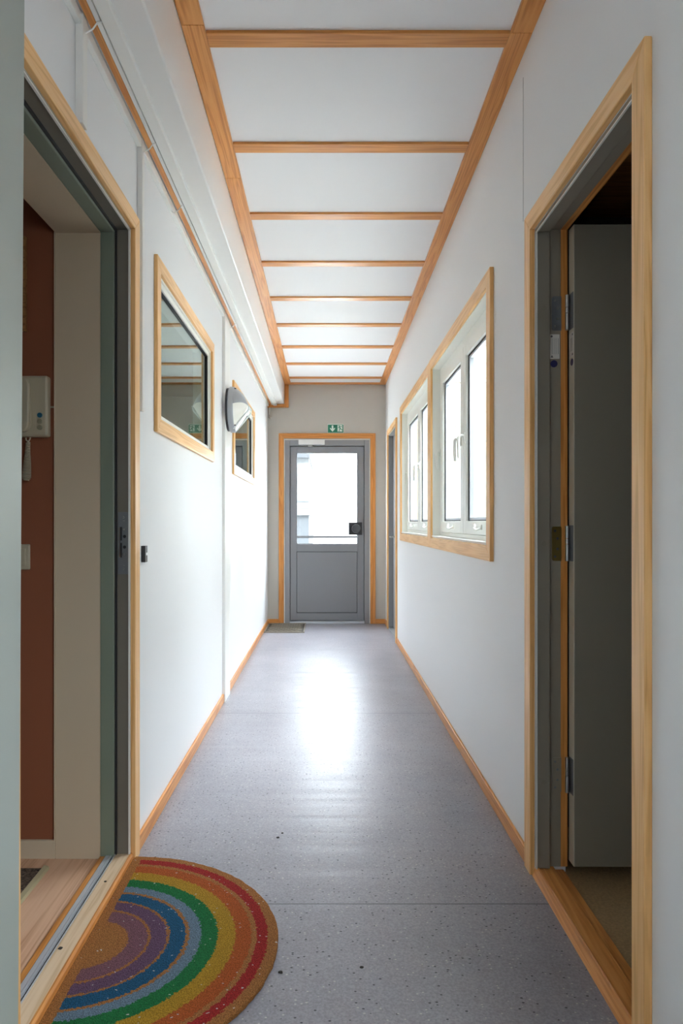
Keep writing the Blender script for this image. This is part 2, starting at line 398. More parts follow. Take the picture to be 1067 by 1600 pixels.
# ceiling battens
BX0, BX1 = -0.398, 0.612
def batten(n, x0, x1, y0, y1, mat, label, wx=None):
    m = MB().box(x0, x1, y0, y1, 0, PANEL + 0.03).map(lambda x, y, z: (x, y, z + zb(y)))
    if wx: m.map(wx)
    tag(m.build('trim_%d' % n, mat, bevel=0.0015), label, 'wooden trim', kind='structure')
tn = 1
for a, b, lab in ((YB, 2.17, 'left lengthwise pine ceiling batten, board nearest the camera'), (2.1715, 3.12, 'left lengthwise pine ceiling batten, short second board'),
                  (3.1215, 7.545, 'left lengthwise pine ceiling batten, long far board')):
    batten(tn, -0.472, BX0, a, b, PINE[1], lab); tn += 1
for a, b, lab in ((YB, 2.205, 'right lengthwise pine ceiling batten, board nearest the camera'), (2.2065, 4.735, 'right lengthwise pine ceiling batten, middle board'),
                  (4.7365, 7.545, 'right lengthwise pine ceiling batten, far board')):
    batten(tn, BX1, XR, a, b, PINE[1], lab); tn += 1
ORD = ['first', 'second', 'third', 'fourth', 'fifth', 'sixth', 'seventh', 'eighth', 'ninth']
for k, y in enumerate((2.207, 2.845, 3.478, 4.112, 4.742, 5.365, 6.018, 6.64, 7.26)):
    batten(tn, BX0 + 0.0008, BX1 - 0.0008, y, y + 0.066, PINE[0], '%s pine cross batten on the white ceiling, counted from the camera' % ORD[k]); tn += 1
for y in (1.574, 0.94, 0.306, -0.33):
    batten(tn, BX0 + 0.0008, BX1 - 0.0008, y, y + 0.066, PINE[0], 'pine cross batten on the white ceiling above the camera'); tn += 1
batten(tn, -0.472, XR, 7.5465, YE, PINE[0], 'pine cornice batten where the ceiling meets the end wall'); tn += 1

# boxed-in pipe chase along the left of the ceiling, with its strips
BZ = 2.512
m = MB().box(XL, -0.474, YB, 7.6, 0, 1)
m.map(lambda x, y, z: (x, y, BZ if z < 0.5 else zb(y) + PANEL + 0.001))
tag(m.build('trim_%d' % tn, M_BOX, bevel=0.006), 'white boxed-in chase between ceiling and left wall', 'boxing', kind='structure'); tn += 1
def strip(mb, mat, label, bevel=0.002, cat='trim'):
    global tn
    o = tag(mb.build('trim_%d' % tn, mat, bevel=bevel), label, cat, kind='structure'); tn += 1
    return o
strip(MB().box(-0.558, -0.597, YB, 7.59, BZ - 0.022, BZ), M_WHITE, 'broad white cover board under the left chase')
strip(MB().box(-0.603, -0.617, YB, 7.59, BZ - 0.014, BZ), M_WHITE, 'narrow white strip beside the pine strip under the chase')
strip(MB().box(-0.618, -0.640, YB, 7.59, BZ - 0.010, BZ), PINE[1], 'narrow pine strip under the left chase')
for a, b, lab in ((YB, 1.77, 'white cable trunking under the chase, length nearest the camera'), (1.80, 2.345, 'white cable trunking under the chase, above the left doorway'),
                  (2.375, 4.27, 'white cable trunking under the chase, above the large inner window'), (4.50, 7.55, 'white cable trunking under the chase, far length')):
    strip(MB().box(XL, -0.648, a, b, BZ - 0.034, BZ - 0.004), M_WHITE, lab)
# cover strips over the wall panel joints
strip(MB().box(XL, -0.644, 1.765, 1.80, 2.215, BZ), M_WHITE, 'short white joint cover strip above the left doorway')
strip(MB().box(XL, -0.646, 2.345, 2.372, 1.55, BZ), M_WHITE, 'white joint cover strip right beside the left doorway')
strip(MB().box(XL, -0.646, 4.275, 4.497, 0, BZ), M_WHITE, 'full-height white joint cover board behind the wall lamp')
for y in (1.785, 2.358, 2.82, 4.49):           # little wire clips bridging trunking and chase
    strip(MB().tube([(XL + 0.012, y, BZ - 0.036), (-0.645, y, BZ - 0.045), (-0.625, y, BZ - 0.034), (-0.612, y, BZ - 0.016), (-0.600, y, BZ - 0.014)], 0.0022, 8), M_WHITE,
          {1.785: 'bent white clip at the trunking joint nearest the camera', 2.358: 'bent white clip at the trunking joint above the doorway corner',
           2.82: 'bent white clip on the trunking above the large inner window', 4.49: 'bent white clip at the top of the full-height cover board'}[y], 0, 'clip')
# pine edging on the end wall around the chase
m = MB().box(-0.470, -0.424, YE - 0.02, YE, BZ - 0.040, zb(YE))
strip(m, PINE[2], 'upright pine edging on the end wall beside the chase')
strip(MB().box(XL, -0.4705, YE - 0.02, YE, BZ - 0.040, BZ - 0.001), PINE[0], 'level pine edging on the end wall under the chase')
strip(MB().box(XR - 0.0008, XR, 2.309, 2.3115, 2.2, 2.70), M_GREYF, 'hairline panel joint above the right doorway', 0)

# baseboards
def baseboard(name, mb, mat, label): tag(mb.build(name, mat, bevel=0.003), label, 'baseboard', kind='structure')
baseboard('baseboard_left', MB().box(XL, -0.653, 2.322, 4.274, 0, 0.055), PINE[1], 'pine baseboard below the large inner window')
baseboard('baseboard_left_far', MB().box(XL, -0.653, 4.498, YE - 0.0135, 0, 0.055), PINE[1], 'pine baseboard from the cover board to the far left corner')
baseboard('baseboard_left_near', MB().box(XL, -0.653, YB, 1.355, 0, 0.055), PINE[1], 'pine baseboard behind the open pale green door')
baseboard('baseboard_right', MB().box(XR - 0.012, XR, 2.242, 6.374, 0, 0.055), PINE[1], 'pine baseboard below the outside windows')
baseboard('baseboard_right_far', MB().box(XR - 0.012, XR, 7.311, YE - 0.0135, 0, 0.055), PINE[1], 'short pine baseboard in the far right corner')
baseboard('baseboard_right_near', MB().box(XR - 0.012, XR, YB, 1.395, 0, 0.055), PINE[1], 'pine baseboard in front of the right doorway')
baseboard('baseboard_end_left', MB().box(XL, -0.539, YE - 0.013, YE, 0, 0.055), PINE[0], 'short pine baseboard left of the end door')
baseboard('baseboard_end_right', MB().box(0.569, XR, YE - 0.013, YE, 0, 0.055), PINE[0], 'short pine baseboard right of the end door')

# ------------------------------------------------------------------ casings with mitred corners
def casing_yz(parent, xf, th, y0, y1, z0, z1, w, sill=True, sgn=1):
    """boards round an opening in a wall of constant x; xf = wall face, th = thickness towards the corridor (signed)"""
    xs = xf
    v = (th, 0, 0)
    bot = z0 + w if sill else z0
    MB().prism([(xs, y0, z1), (xs, y1, z1), (xs, y1 - w, z1 - w), (xs, y0 + w, z1 - w)], v).build('head_casing', CASE[1], parent, bevel=0.002)
    for a, b in ((y0, y0 + w), (y1, y1 - w)):
        MB().prism([(xs, a, z1), (xs, b, z1 - w), (xs, b, bot), (xs, a, z0)], v).build('side_casing', CASE[2], parent, bevel=0.002)
    if sill:
        MB().prism([(xs, y0, z0), (xs, y1, z0), (xs, y1 - w, z0 + w), (xs, y0 + w, z0 + w)], v).build('sill_casing', CASE[1], parent, bevel=0.002)

# ------------------------------------------------------------------ end door
d = empty('door_1', (0.015, YE, 0), 'grey exit door with a large bright pane at the far end', 'door', kind='structure')
yf = YE - 0.016
w = 0.058
cx0, cx1, cz = -0.538, 0.568, 2.178
MB().prism([(cx0, YE, cz), (cx1, YE, cz), (cx1 - w, YE, cz - w), (cx0 + w, YE, cz - w)], (0, -0.016, 0)).build('head_casing', PINE[0], d, bevel=0.002)
MB().prism([(cx0, YE, cz), (cx0 + w, YE, cz - w), (cx0 + w, YE, 0), (cx0, YE, 0)], (0, -0.016, 0)).build('side_casing', PINE[2], d, bevel=0.002)
MB().prism([(cx1, YE, cz), (cx1 - w, YE, cz - w), (cx1 - w, YE, 0), (cx1, YE, 0)], (0, -0.016, 0)).build('side_casing', PINE[2], d, bevel=0.002)
MB().frame_xz(YE + 0.001, YE + 0.01, DX0 + 0.0005, DX1 - 0.0005, 0.0, DZ - 0.0005, 0.008, 0.008, 0).build('white_reveal', M_WHITE, d)
fx0, fx1, fz = -0.470, 0.499, 2.104
MB().frame_xz(YE + 0.004, YE + 0.09, fx0, fx1, 0.0, fz, 0.057, 0.068, 0).build('door_frame', M_GREYF, d, bevel=0.003)
lx0, lx1, lz0, lz1 = -0.406, 0.435, 0.036, 2.029
leaf = MB()
gx0, gx1, gz0, gz1 = -0.336, 0.363, 0.912, 1.958
px0, px1, pz0, pz1 = -0.342, 0.363, 0.120, 0.826
leaf.box(lx0, gx0, YE + 0.012, YE + 0.062, lz0, lz1).box(gx1, lx1, YE + 0.012, YE + 0.062, lz0, lz1)
leaf.box(gx0, gx1, YE + 0.012, YE + 0.062, gz1, lz1).box(gx0, gx1, YE + 0.012, YE + 0.062, pz1, gz0).box(gx0, gx1, YE + 0.012, YE + 0.062, lz0, pz0)
leaf = leaf.build('door_leaf', M_GREY, d, bevel=0.002)
MB().box(px0 + 0.012, px1 - 0.006, YE + 0.014, YE + 0.055, pz0 + 0.006, pz1 - 0.006).build('lower_panel', M_GREY, leaf, bevel=0.003)
MB().frame_xz(YE + 0.020, YE + 0.05, px0 + 0.007, px1 - 0.001, pz0, pz1, 0.007).build('panel_seal', M_SEAL, leaf)
MB().frame_xz(YE + 0.022, YE + 0.05, gx0, gx1, gz0, gz1, 0.006).build('glazing_seal', M_SEAL, leaf)
MB().box(gx0 + 0.006, gx1 - 0.006, YE + 0.034, YE + 0.040, gz0 + 0.006, gz1 - 0.006).build('glass_pane', G_OUT, leaf)
MB().frame_xz(YE + 0.064, YE + 0.084, fx0 + 0.045, fx1 - 0.045, 0.027, fz - 0.056, 0.03).build('frame_seal', M_SEAL, d)
MB().box(-0.413, 0.442, YE - 0.002, YE + 0.09, 0.0, 0.026).build('threshold', M_ALU, d, bevel=0.004)
lock = MB().box(0.262, 0.413, YE - 0.030, YE + 0.012, 1.016, 1.160).build('lock_box', M_LOCK, d, bevel=0.004)
lock['label'] = 'black lock box over the pane edge'
MB().cyl((0.345, YE - 0.030, 1.088), (0.345, YE - 0.052, 1.088), 0.052, 36, 0.046).build('turn_knob', M_KNOB, lock, bevel=0.003, smooth=True)
clo = MB().box(-0.312, -0.012, YE - 0.045, YE + 0.004, 2.047, 2.106).build('door_closer', M_WHITE, d, bevel=0.004)
MB().tube([(-0.20, YE - 0.02, 2.046), (-0.20, YE - 0.02, 2.030), (-0.165, YE - 0.03, 2.034), (-0.14, YE - 0.005, 2.022)], 0.007, 10).cyl((-0.165, YE - 0.02, 2.047), (-0.165, YE - 0.02, 2.024), 0.013).build('closer_arm', M_STEEL, clo)

# ------------------------------------------------------------------ exit sign over the end door
es = empty('exit_sign', (0.113, YE, 2.183), 'small green exit sign above the grey end door', 'sign')
MB().box(0.0205, 0.2045, YE - 0.004, YE, 2.181, 2.285).build('sign_plate', M_SIGNW, es)
MB().box(0.0235, 0.2015, YE - 0.0055, YE - 0.0035, 2.187, 2.278).build('green_face', M_SIGN, es)
yy = YE - 0.0056
ar = MB()
def sign_poly(mb, pts): mb.prism([(x, yy, z) for x, z in pts], (0, -0.0012, 0))
ax, az = 0.0765, 2.187
sign_poly(ar, [(ax - 0.0095, az + 0.078), (ax - 0.006, az + 0.083), (ax + 0.006, az + 0.083), (ax + 0.0095, az + 0.078), (ax + 0.0095, az + 0.034), (ax - 0.0095, az + 0.034)])
sign_poly(ar, [(ax, az + 0.010), (ax + 0.030, az + 0.044), (ax + 0.027, az + 0.056), (ax, az + 0.034)])
sign_poly(ar, [(ax, az + 0.010), (ax, az + 0.034), (ax - 0.027, az + 0.056), (ax - 0.030, az + 0.044)])
ar.build('arrow', M_SIGNW, es)
MB().box(0.1345, 0.189, yy, yy - 0.0012, 2.199, 2.272).build('doorway_symbol', M_SIGNW, es)
yy -= 0.0012
rm = MB()
def limb(p, q, r):
    p, q = Vector((p[0], 0, p[1])), Vector((q[0], 0, q[1])); dd = (q - p).normalized(); nn = Vector((-dd.z, 0, dd.x)) * r
    pts = [p + nn, q + nn, q - nn, p - nn]; sign_poly(rm, [(v.x, v.z) for v in pts])
c = (0.152, 2.264)
sign_poly(rm, [(c[0] + 0.006 * math.cos(t * PI / 6), c[1] + 0.006 * math.sin(t * PI / 6)) for t in range(12)])
limb((0.155, 2.259), (0.164, 2.232), 0.0055)      # trunk
limb((0.157, 2.254), (0.176, 2.258), 0.003); limb((0.175, 2.259), (0.184, 2.249), 0.003)
limb((0.155, 2.252), (0.145, 2.243), 0.003); limb((0.146, 2.244), (0.139, 2.238), 0.003)
limb((0.163, 2.234), (0.176, 2.224), 0.0042); limb((0.175, 2.226), (0.188, 2.215), 0.0035)
limb((0.161, 2.234), (0.156, 2.217), 0.0042); limb((0.1565, 2.219), (0.150, 2.200), 0.0035)
rm.build('running_figure', M_SIGN, es)

# short cable end in the far left corner under the chase
sc = empty('hanging_cable', (-0.645, YE - 0.03, 2.33), 'short white cable end hanging in the far left corner below the chase', 'cable')
MB().tube([(-0.642, YE - 0.012, 2.475), (-0.643, YE - 0.012, 2.44), (-0.645, YE - 0.012, 2.40), (-0.645, YE - 0.014, 2.385)], 0.005, 8).build('cable', M_WHITE, sc)
MB().tube([(-0.645, YE - 0.014, 2.39), (-0.645, YE - 0.014, 2.36), (-0.632, YE - 0.02, 2.35), (-0.622, YE - 0.012, 2.362)], [0.010, 0.012, 0.011, 0.009], 10).build('plug', M_WALLE, sc)

# ------------------------------------------------------------------ steel grating by the end door
gr = empty('floor_grating', (-0.44, 7.28, 0), 'dimpled metal floor grating in front of the grey end door', 'grating')
MB().frame_xz(0, 1, 0, 1, 0, 1, 0.1).bm.free()
m = MB(); gx0_, gx1_, gy0, gy1 = -0.650, -0.225, 6.98, 7.59
m.box(gx0_, gx1_, gy0, gy0 + 0.012, 0, 0.012).box(gx0_, gx1_, gy1 - 0.012, gy1, 0, 0.012).box(gx0_, gx0_ + 0.012, gy0 + 0.012, gy1 - 0.012, 0, 0.012).box(gx1_ - 0.012, gx1_, gy0 + 0.012, gy1 - 0.012, 0, 0.012)
M_GRATE = plain('dull_grating_steel', (0.27, 0.24, 0.195), 0.5, 0.2)
M_GRATED = plain('grating_recess', (0.07, 0.062, 0.055), 0.8)
m.build('rim', M_GRATE, gr)
MB().box(gx0_ + 0.012, gx1_ - 0.012, gy0 + 0.012, gy1 - 0.012, 0.0, 0.004).build('tray', M_GRATED, gr)
m = MB(); nx, ny = 7, 11
for j in range(ny):
    for i in range(nx):
        cx = gx0_ + 0.04 + (i + (0.5 if j % 2 else 0)) * 0.055; cy = gy0 + 0.035 + j * 0.053
        if cx + 0.027 > gx1_ - 0.012: continue
        m.prism([(cx - 0.026, cy, 0.004), (cx, cy - 0.014, 0.004), (cx + 0.026, cy, 0.004), (cx, cy + 0.014, 0.004)], (0, 0, 0.007))
m.build('tread_plate', M_GRATE, gr)

# ------------------------------------------------------------------ outside windows
def lever(root, y, z, xbase, proj, drop):
    f = MB().cyl((xbase, y, z), (xbase - 0.008, y, z), 0.014, 16).box(xbase - 0.006, xbase, y - 0.012, y + 0.012, z - 0.035, z + 0.02)
    pts = [(xbase, y, z), (xbase - proj * 0.6, y, z + 0.003)]
    for k in range(1, 6):
        t = k / 5 * PI / 2
        pts.append((xbase - proj * 0.6 - proj * 0.4 * math.sin(t), y, z + 0.003 - proj * 0.4 * (1 - math.cos(t))))
    pts += [(xbase - proj - 0.001, y, z - drop * 0.6), (xbase - proj + 0.001, y, z - drop)]
    f.tube(pts, [0.008] * (len(pts) - 1) + [0.0065], 10)
    return f.build('window_handle', M_CREAM, root, smooth=True)
def stay(root, y, z, xbase):
    f = MB().box(xbase - 0.006, xbase, y - 0.03, y + 0.03, z - 0.012, z + 0.012)
    pts = [(xbase - 0.004, y - 0.018, z - 0.004), (xbase - 0.024, y - 0.016, z - 0.012)]
    for k in range(9):
        t = -0.5 + k / 8 * PI
        pts.append((xbase - 0.026 - 0.010 * math.cos(t) * 0.4, y + 0.004 + 0.022 * math.sin(t - 0.6), z - 0.010 + 0.012 * (k / 8)))
    pts.append((xbase - 0.022, y + 0.032, z + 0.012))
    f.tube(pts, 0.0055, 8)
    return f.build('casement_stay', M_CREAM, root, smooth=True)
def outside_window(n, o, outer, label):
    y0, y1, z0, z1 = o
    r = empty('window_%d' % n, (XR, (y0 + y1) / 2, z0), label, 'window', kind='structure')
    casing_yz(r, XR, -0.017, outer[0], outer[1], outer[2], outer[3], 0.064)
    xa, xb = 0.729, 0.785
    MB().frame_yz(XR - 0.004, xa, y0 - 0.0, y1, z0, z1, 0.006).build('lining', M_CREAM, r)
    MB().box(XR - 0.012, xa, y0 + 0.007, y1 - 0.007, z0 + 0.006, z0 + 0.013).build('inner_sill', M_WHITE, r, bevel=0.002)
    MB().frame_yz(xa, xb, y0 + 0.0, y1, z0, z1, 0.055, 0.05, 0.035).build('window_frame', M_CREAM, r, bevel=0.002)
    a, b = y0 + 0.056, y1 - 0.056; mid = (a + b) / 2
    for (p, q) in ((a, mid - 0.002), (mid + 0.002, b)):
        s0, s1 = z0 + 0.037, z1 - 0.052
        s = MB().frame_yz(xa - 0.005, xb - 0.008, p, q, s0, s1, 0.066, 0.062, 0.066).build('sash', M_CREAM, r, bevel=0.003)
        MB().frame_yz(xa + 0.008, xa + 0.03, p + 0.066, q - 0.066, s0 + 0.066, s1 - 0.062, 0.006).build('gasket', M_SEAL, s)
        MB().frame_yz(xa + 0.012, xa + 0.034, p + 0.072, q - 0.072, s0 + 0.072, s1 - 0.068, 0.012).build('bead', M_ALU, s)
        MB().box(xa + 0.020, xa + 0.024, p + 0.084, q - 0.084, s0 + 0.084, s1 - 0.080).build('glass_pane', G_OUT, s)
        stay(s, (p + q) / 2 - 0.06, s0 + 0.036, xa - 0.005)
    lever(r, mid - 0.05, 1.605, xa - 0.005, 0.034, 0.115); lever(r, mid + 0.05, 1.60, xa - 0.005, 0.034, 0.115)
    lever(r, y1 - 0.028, 1.60, xa - 0.000, 0.026, 0.10)
    return r
outside_window(1, WA, (2.714, 4.310, 0.996, 2.199), 'nearer pine-cased outside window with two white casements on the right wall')
outside_window(2, WB, (4.311, 6.020, 0.996, 2.194), 'farther pine-cased outside window with two white casements on the right wall')

outside_window(5, WFILL, (-1.564, 0.464, 0.996, 2.199), 'unseen pine-cased window added behind the viewer to light the near corridor')

# ------------------------------------------------------------------ inner windows on the left
def inner_window(n, o, outer, label):
    y0, y1, z0, z1 = o
    r = empty('window_%d' % n, (XL, (y0 + y1) / 2, z0), label, 'window', kind='structure')
    casing_yz(r, XL, 0.015, outer[0], outer[1], outer[2], outer[3], 0.056)
    MB().frame_yz(XL - 0.09, XL + 0.003, y0, y1, z0, z1, 0.010).build('lining', M_WHITE, r)
    MB().frame_yz(XL - 0.030, XL - 0.004, y0 + 0.010, y1 - 0.010, z0 + 0.010, z1 - 0.010, 0.024, 0.024, 0.018).build('window_frame', M_CREAM, r, bevel=0.003)
    MB().frame_yz(XL - 0.028, XL - 0.011, y0 + 0.034, y1 - 0.034, z0 + 0.028, z1 - 0.034, 0.006).build('gasket', M_SEAL, r)
    MB().box(XL - 0.022, XL - 0.018, y0 + 0.040, y1 - 0.040, z0 + 0.034, z1 - 0.040).build('glass_pane', G_IN, r)
inner_window(3, W1, (2.575, 3.886, 1.508, 2.195), 'large pine-cased inner window beside the left doorway')
inner_window(4, W2, (4.727, 6.120, 1.502, 2.170), 'pine-cased inner window beyond the wall lamp')

# ------------------------------------------------------------------ wall lamp
lp = empty('wall_lamp', (-0.646, 4.395, 1.75), 'silver-grey wedge-shaped wall lamp on the white cover board', 'wall lamp')
LX, LY, LZ = -0.646, 4.395, 1.90
MB().cyl((LX, LY, LZ), (LX + 0.016, LY, LZ), 0.142, 48).build('base_plate', M_BLACK, lp, smooth=True)
def lamp_pt(th, t):
    """t=0 at the rim, 1 at the ridge"""
    R = 0.148
    p0 = Vector((0.042, R * math.cos(th), R * math.sin(th)))
    p1 = Vector((0.143, 0.075 * max(-1, min(1, 1.5 * math.cos(th))), 0.012))
    bul = 0.020 * math.sin(PI * t) if math.sin(th) > 0 else 0.004 * math.sin(PI * t)
    p = p0.lerp(p1, t); p.x += bul * 0.6; p.z += bul * (0.8 if math.sin(th) > 0 else -0.8)
    return Vector((LX, LY, LZ)) + p
def loft(th0, th1, n, t0, t1, k):
    m = MB(); g = [[m.bm.verts.new(lamp_pt(th0 + (th1 - th0) * i / n, t0 + (t1 - t0) * j / k)) for j in range(k + 1)] for i in range(n + 1)]
    for i in range(n):
        for j in range(k): m.bm.faces.new((g[i][j], g[i + 1][j], g[i + 1][j + 1], g[i][j + 1]))
    return m
m = loft(0.10, PI - 0.10, 40, 0, 1, 8)
hood = m.build('hood', M_LAMP, lp, smooth=True)
md = hood.modifiers.new('Solidify', 'SOLIDIFY'); md.thickness = 0.004; md.offset = -1
# rim ring
m = MB(); n = 64; prof = [(0.014, 0.142), (0.020, 0.150), (0.042, 0.150), (0.052, 0.143), (0.052, 0.122), (0.030, 0.122)]
gg = [[m.bm.verts.new((LX + px, LY + pr * math.cos(2 * PI * i / n), LZ + pr * math.sin(2 * PI * i / n))) for px, pr in prof] for i in range(n)]
for i in range(n):
    for j in range(len(prof)): m.bm.faces.new((gg[i][j], gg[(i + 1) % n][j], gg[(i + 1) % n][(j + 1) % len(prof)], gg[i][(j + 1) % len(prof)]))
m.build('rim', M_LAMP, lp, smooth=True)
m = loft(PI - 0.10, 2 * PI + 0.10, 44, 0.04, 0.985, 8)
dif = m.build('diffuser', M_DIFF, lp, smooth=True)
# bright prism edge from the ridge down to the rim, and screws
for s in (-1, 1):
    MB().tube([(LX + 0.144, LY + s * 0.072, LZ + 0.006), (LX + 0.143, LY + s * 0.070, LZ - 0.012), (LX + 0.054, LY + s * 0.066, LZ - 0.120), (LX + 0.044, LY + s * 0.066, LZ - 0.132)], 0.0055, 8).build('prism_edge', M_CLEAR, dif, smooth=True)
MB().tube([(LX + 0.146, LY - 0.075, LZ + 0.010), (LX + 0.146, LY + 0.075, LZ + 0.010)], 0.006, 8).build('prism_edge', M_CLEAR, dif, smooth=True)
for y, z in ((-0.055, 0.128), (-0.070, -0.112)):
    MB().box(LX + 0.050, LX + 0.062, LY + y - 0.012, LY + y + 0.003, LZ + z - 0.003, LZ + z + 0.003).build('screw_slot', M_BLACK, lp)

# ------------------------------------------------------------------ black catch on the left wall
m = MB(); x0 = XL
m.prism([(x0, 2.398, 1.012), (x0 + 0.0145, 2.398, 1.012), (x0 + 0.0145, 2.398, 1.071), (x0, 2.398, 1.071)], (0, 0.012, 0))
m.box(x0, x0 + 0.0145, 2.410, 2.428, 1.046, 1.071).box(x0, x0 + 0.0145, 2.410, 2.428, 1.012, 1.036).box(x0, x0 + 0.009, 2.410, 2.428, 1.036, 1.046)
tag(m.build('door_catch', M_BLACK), 'small black plastic catch on the white wall beside the left doorway', 'door catch')

# ------------------------------------------------------------------ left doorway (door_2)
d2 = empty('door_2', (XL, 1.84, 0), 'left doorway with pine casing and its pale green leaf swung back', 'door', kind='structure')
casing_yz(d2, XL, 0.017, 1.360, 2.321, 0.0, 2.210, 0.055, sill=False)
# steel-grey outer frame, then the mint-painted inner frame
yj, zj = LD[1], ZLD
MB().box(-0.708, XL + 0.0, yj - 0.006, yj, 0.03, zj).box(-0.708, XL, LD[0], LD[0] + 0.006, 0.03, zj).box(-0.708, XL, LD[0] + 0.006, yj - 0.006, zj - 0.006, zj).build('outer_frame', M_STEELF, d2, bevel=0.001)
MB().box(-0.6688, -0.6628, yj - 0.011, yj - 0.006, 0.03, zj - 0.006).box(-0.6688, -0.6628, LD[0] + 0.006, yj - 0.006, zj - 0.011, zj - 0.006).build('white_edge', M_WHITE, d2)
MB().box(-0.714, -0.708, yj - 0.013, yj, 0.03, zj).box(-0.714, -0.708, LD[0], yj - 0.013, zj - 0.013, zj).build('seal', M_SEAL, d2)
MB().box(-0.760, -0.714, yj - 0.022, yj, 0.02, zj).box(-0.760, -0.714, LD[0], LD[0] + 0.022, 0.02, zj).box(-0.760, -0.714, LD[0] + 0.022, yj - 0.022, zj - 0.022, zj).build('inner_frame', M_MINT, d2, bevel=0.002)
# wooden sill with metal strips
sill = MB(); sill.prism([(-0.663, LD[0], 0), (-0.6555, LD[0], 0.008), (-0.6565, LD[0], 0.024), (-0.663, LD[0], 0.031), (-0.7115, LD[0], 0.031), (-0.7115, LD[0], 0)], (0, yj - LD[0], 0))
sill = sill.build('sill', SILLW, d2, bevel=0.0015)
MB().prism([(-0.6555, LD[0], 0.0015), (-0.6535, LD[0], 0.010), (-0.655, LD[0], 0.026), (-0.660, LD[0], 0.0318), (-0.6645, LD[0], 0.0318), (-0.6575, LD[0], 0.024), (-0.6565, LD[0], 0.004)], (0, yj - LD[0], 0)).build('nosing', PINE[1], sill)
MB().box(-0.7135, -0.7117, LD[0], yj, 0.0, 0.034).build('metal_lip', M_ALU, sill)
MB().box(-0.7215, -0.7135, LD[0], yj, 0.0, 0.026).build('seal', M_SEAL, sill)
MB().box(-0.727, -0.7215, LD[0], yj, 0.0, 0.033).build('metal_strip', M_ALU, sill)
MB().box(-0.7285, -0.727, LD[0], yj, 0.0, 0.029).build('rubber_seal', M_SEAL, sill)
MB().box(-0.741, -0.7285, LD[0], yj, 0.0, 0.033).build('metal_strip', M_ALU, sill)
MB().box(-0.744, -0.741, LD[0], yj, 0.0, 0.029).build('rubber_seal', M_SEAL, sill)
MB().box(-0.760, -0.744, LD[0], yj, 0.0, 0.030).build('inner_strip', PINE[1], sill)
# strike plate on the far jamb
ys = yj - 0.006
sp = MB(); zs0, zs1 = 0.980, 1.191
sp.box(-0.705, -0.664, ys - 0.003, ys, zs0, 1.036).box(-0.705, -0.664, ys - 0.003, ys, 1.140, zs1)
sp.box(-0.7045, -0.702, ys - 0.003, ys, 1.036, 1.140).box(-0.6905, -0.664, ys - 0.003, ys, 1.036, 1.140).box(-0.698, -0.6905, ys - 0.003, ys, 1.086, 1.094)
sp = sp.build('strike_plate', M_DSTEEL, d2)
MB().box(-0.702, -0.6905, ys - 0.0012, ys - 0.0002, 1.036, 1.140).build('bolt_slot', M_SEAL, sp)
MB().box(-0.702, -0.6975, ys - 0.0022, ys - 0.0011, 1.036, 1.140).build('slot_lip', M_STEEL, sp)
for z in (1.072, 1.108): MB().cyl((-0.682, ys - 0.003, z), (-0.682, ys - 0.0042, z), 0.0055, 12).build('screw_hole', M_SEAL, sp)
for z in (1.048, 1.132): MB().cyl((-0.684, ys - 0.003, z), (-0.684, ys - 0.0042, z), 0.0035, 12).build('screw', M_STEEL, sp)
for z, s in ((1.172, 1), (0.999, -1)):
    MB().tube([(-0.687, ys - 0.0035, z + 0.005 * s), (-0.682, ys - 0.0035, z), (-0.687, ys - 0.0035, z - 0.003 * s)], 0.0009, 6).box(-0.687, -0.681, ys - 0.0042, ys - 0.003, z - 0.011 * s - 0.0006, z - 0.011 * s + 0.0006).build('arrow_mark', M_STEEL, sp)
# leaf, hinged at the near jamb and folded back towards the camera
lf = MB().box(-0.642, -0.602, 0.47, 1.318, 0.04, 2.205)
lf.map(lambda x, y, z: (x + (y - 1.318) * -0.004, y + (z - 1.1) * 0.0135, z))
lf = lf.build('door_leaf', M_LEAFMINT, d2, bevel=0.003)
lf['label'] = 'pale green door leaf folded back against the wall'
MB().cyl((-0.602, 0.56, 1.06), (-0.575, 0.56, 1.06), 0.02).tube([(-0.575, 0.56, 1.06), (-0.545, 0.56, 1.06), (-0.540, 0.60, 1.06), (-0.540, 0.69, 1.06)], 0.009, 10).build('handle', M_STEEL, lf)
for z in (0.35, 1.08, 1.85):
    MB().cyl((-0.652, 1.352, z - 0.05), (-0.652, 1.352, z + 0.05), 0.008, 14).build('hinge', M_STEEL, d2, smooth=True)

# hall behind the left doorway
HX = -0.912
def struct(name, mb, mat, label, cat='wall', bevel=0): return tag(mb.build(name, mat, bevel=bevel), label, cat, kind='structure')
struct('wall_reveal', MB().box(HX, -0.7605, yj - 0.018, yj + 0.2, 0, 2.135), M_BEIGE, 'beige deep reveal beside the left doorway')
struct('wall_hall', MB().box(-2.6, HX, yj - 0.008, yj + 0.2, 0, 2.55), M_BROWN, 'terracotta hall wall carrying the intercom')
struct('baseboard_hall', MB().box(-2.6, HX - 0.001, yj - 0.020, yj - 0.0082, 0.02, 0.082), M_BEIGE, 'pale baseboard below the terracotta wall', 'baseboard', 0.002)
struct('trim_%d' % tn, MB().box(HX - 0.004, HX - 0.0002, yj - 0.022, yj - 0.0085, 0.082, 2.135), M_BEIGE, 'pale corner bead between reveal and terracotta wall', 'trim'); tn += 1
struct('ceiling_reveal', MB().box(HX, -0.7605, 0.9, yj - 0.0185, 2.133, 2.40), M_BEIGE, 'beige underside over the left doorway', 'ceiling')
struct('wall_reveal_near', MB().box(HX, -0.7605, 0.9, LD[0], 0, 2.133), M_BEIGE, 'beige near side of the left doorway')
struct('wall_hall_near', MB().box(HX - 0.02, HX, -0.6, 0.9, 0, 2.55), M_BEIGE, 'beige hall wall beside the near jamb')
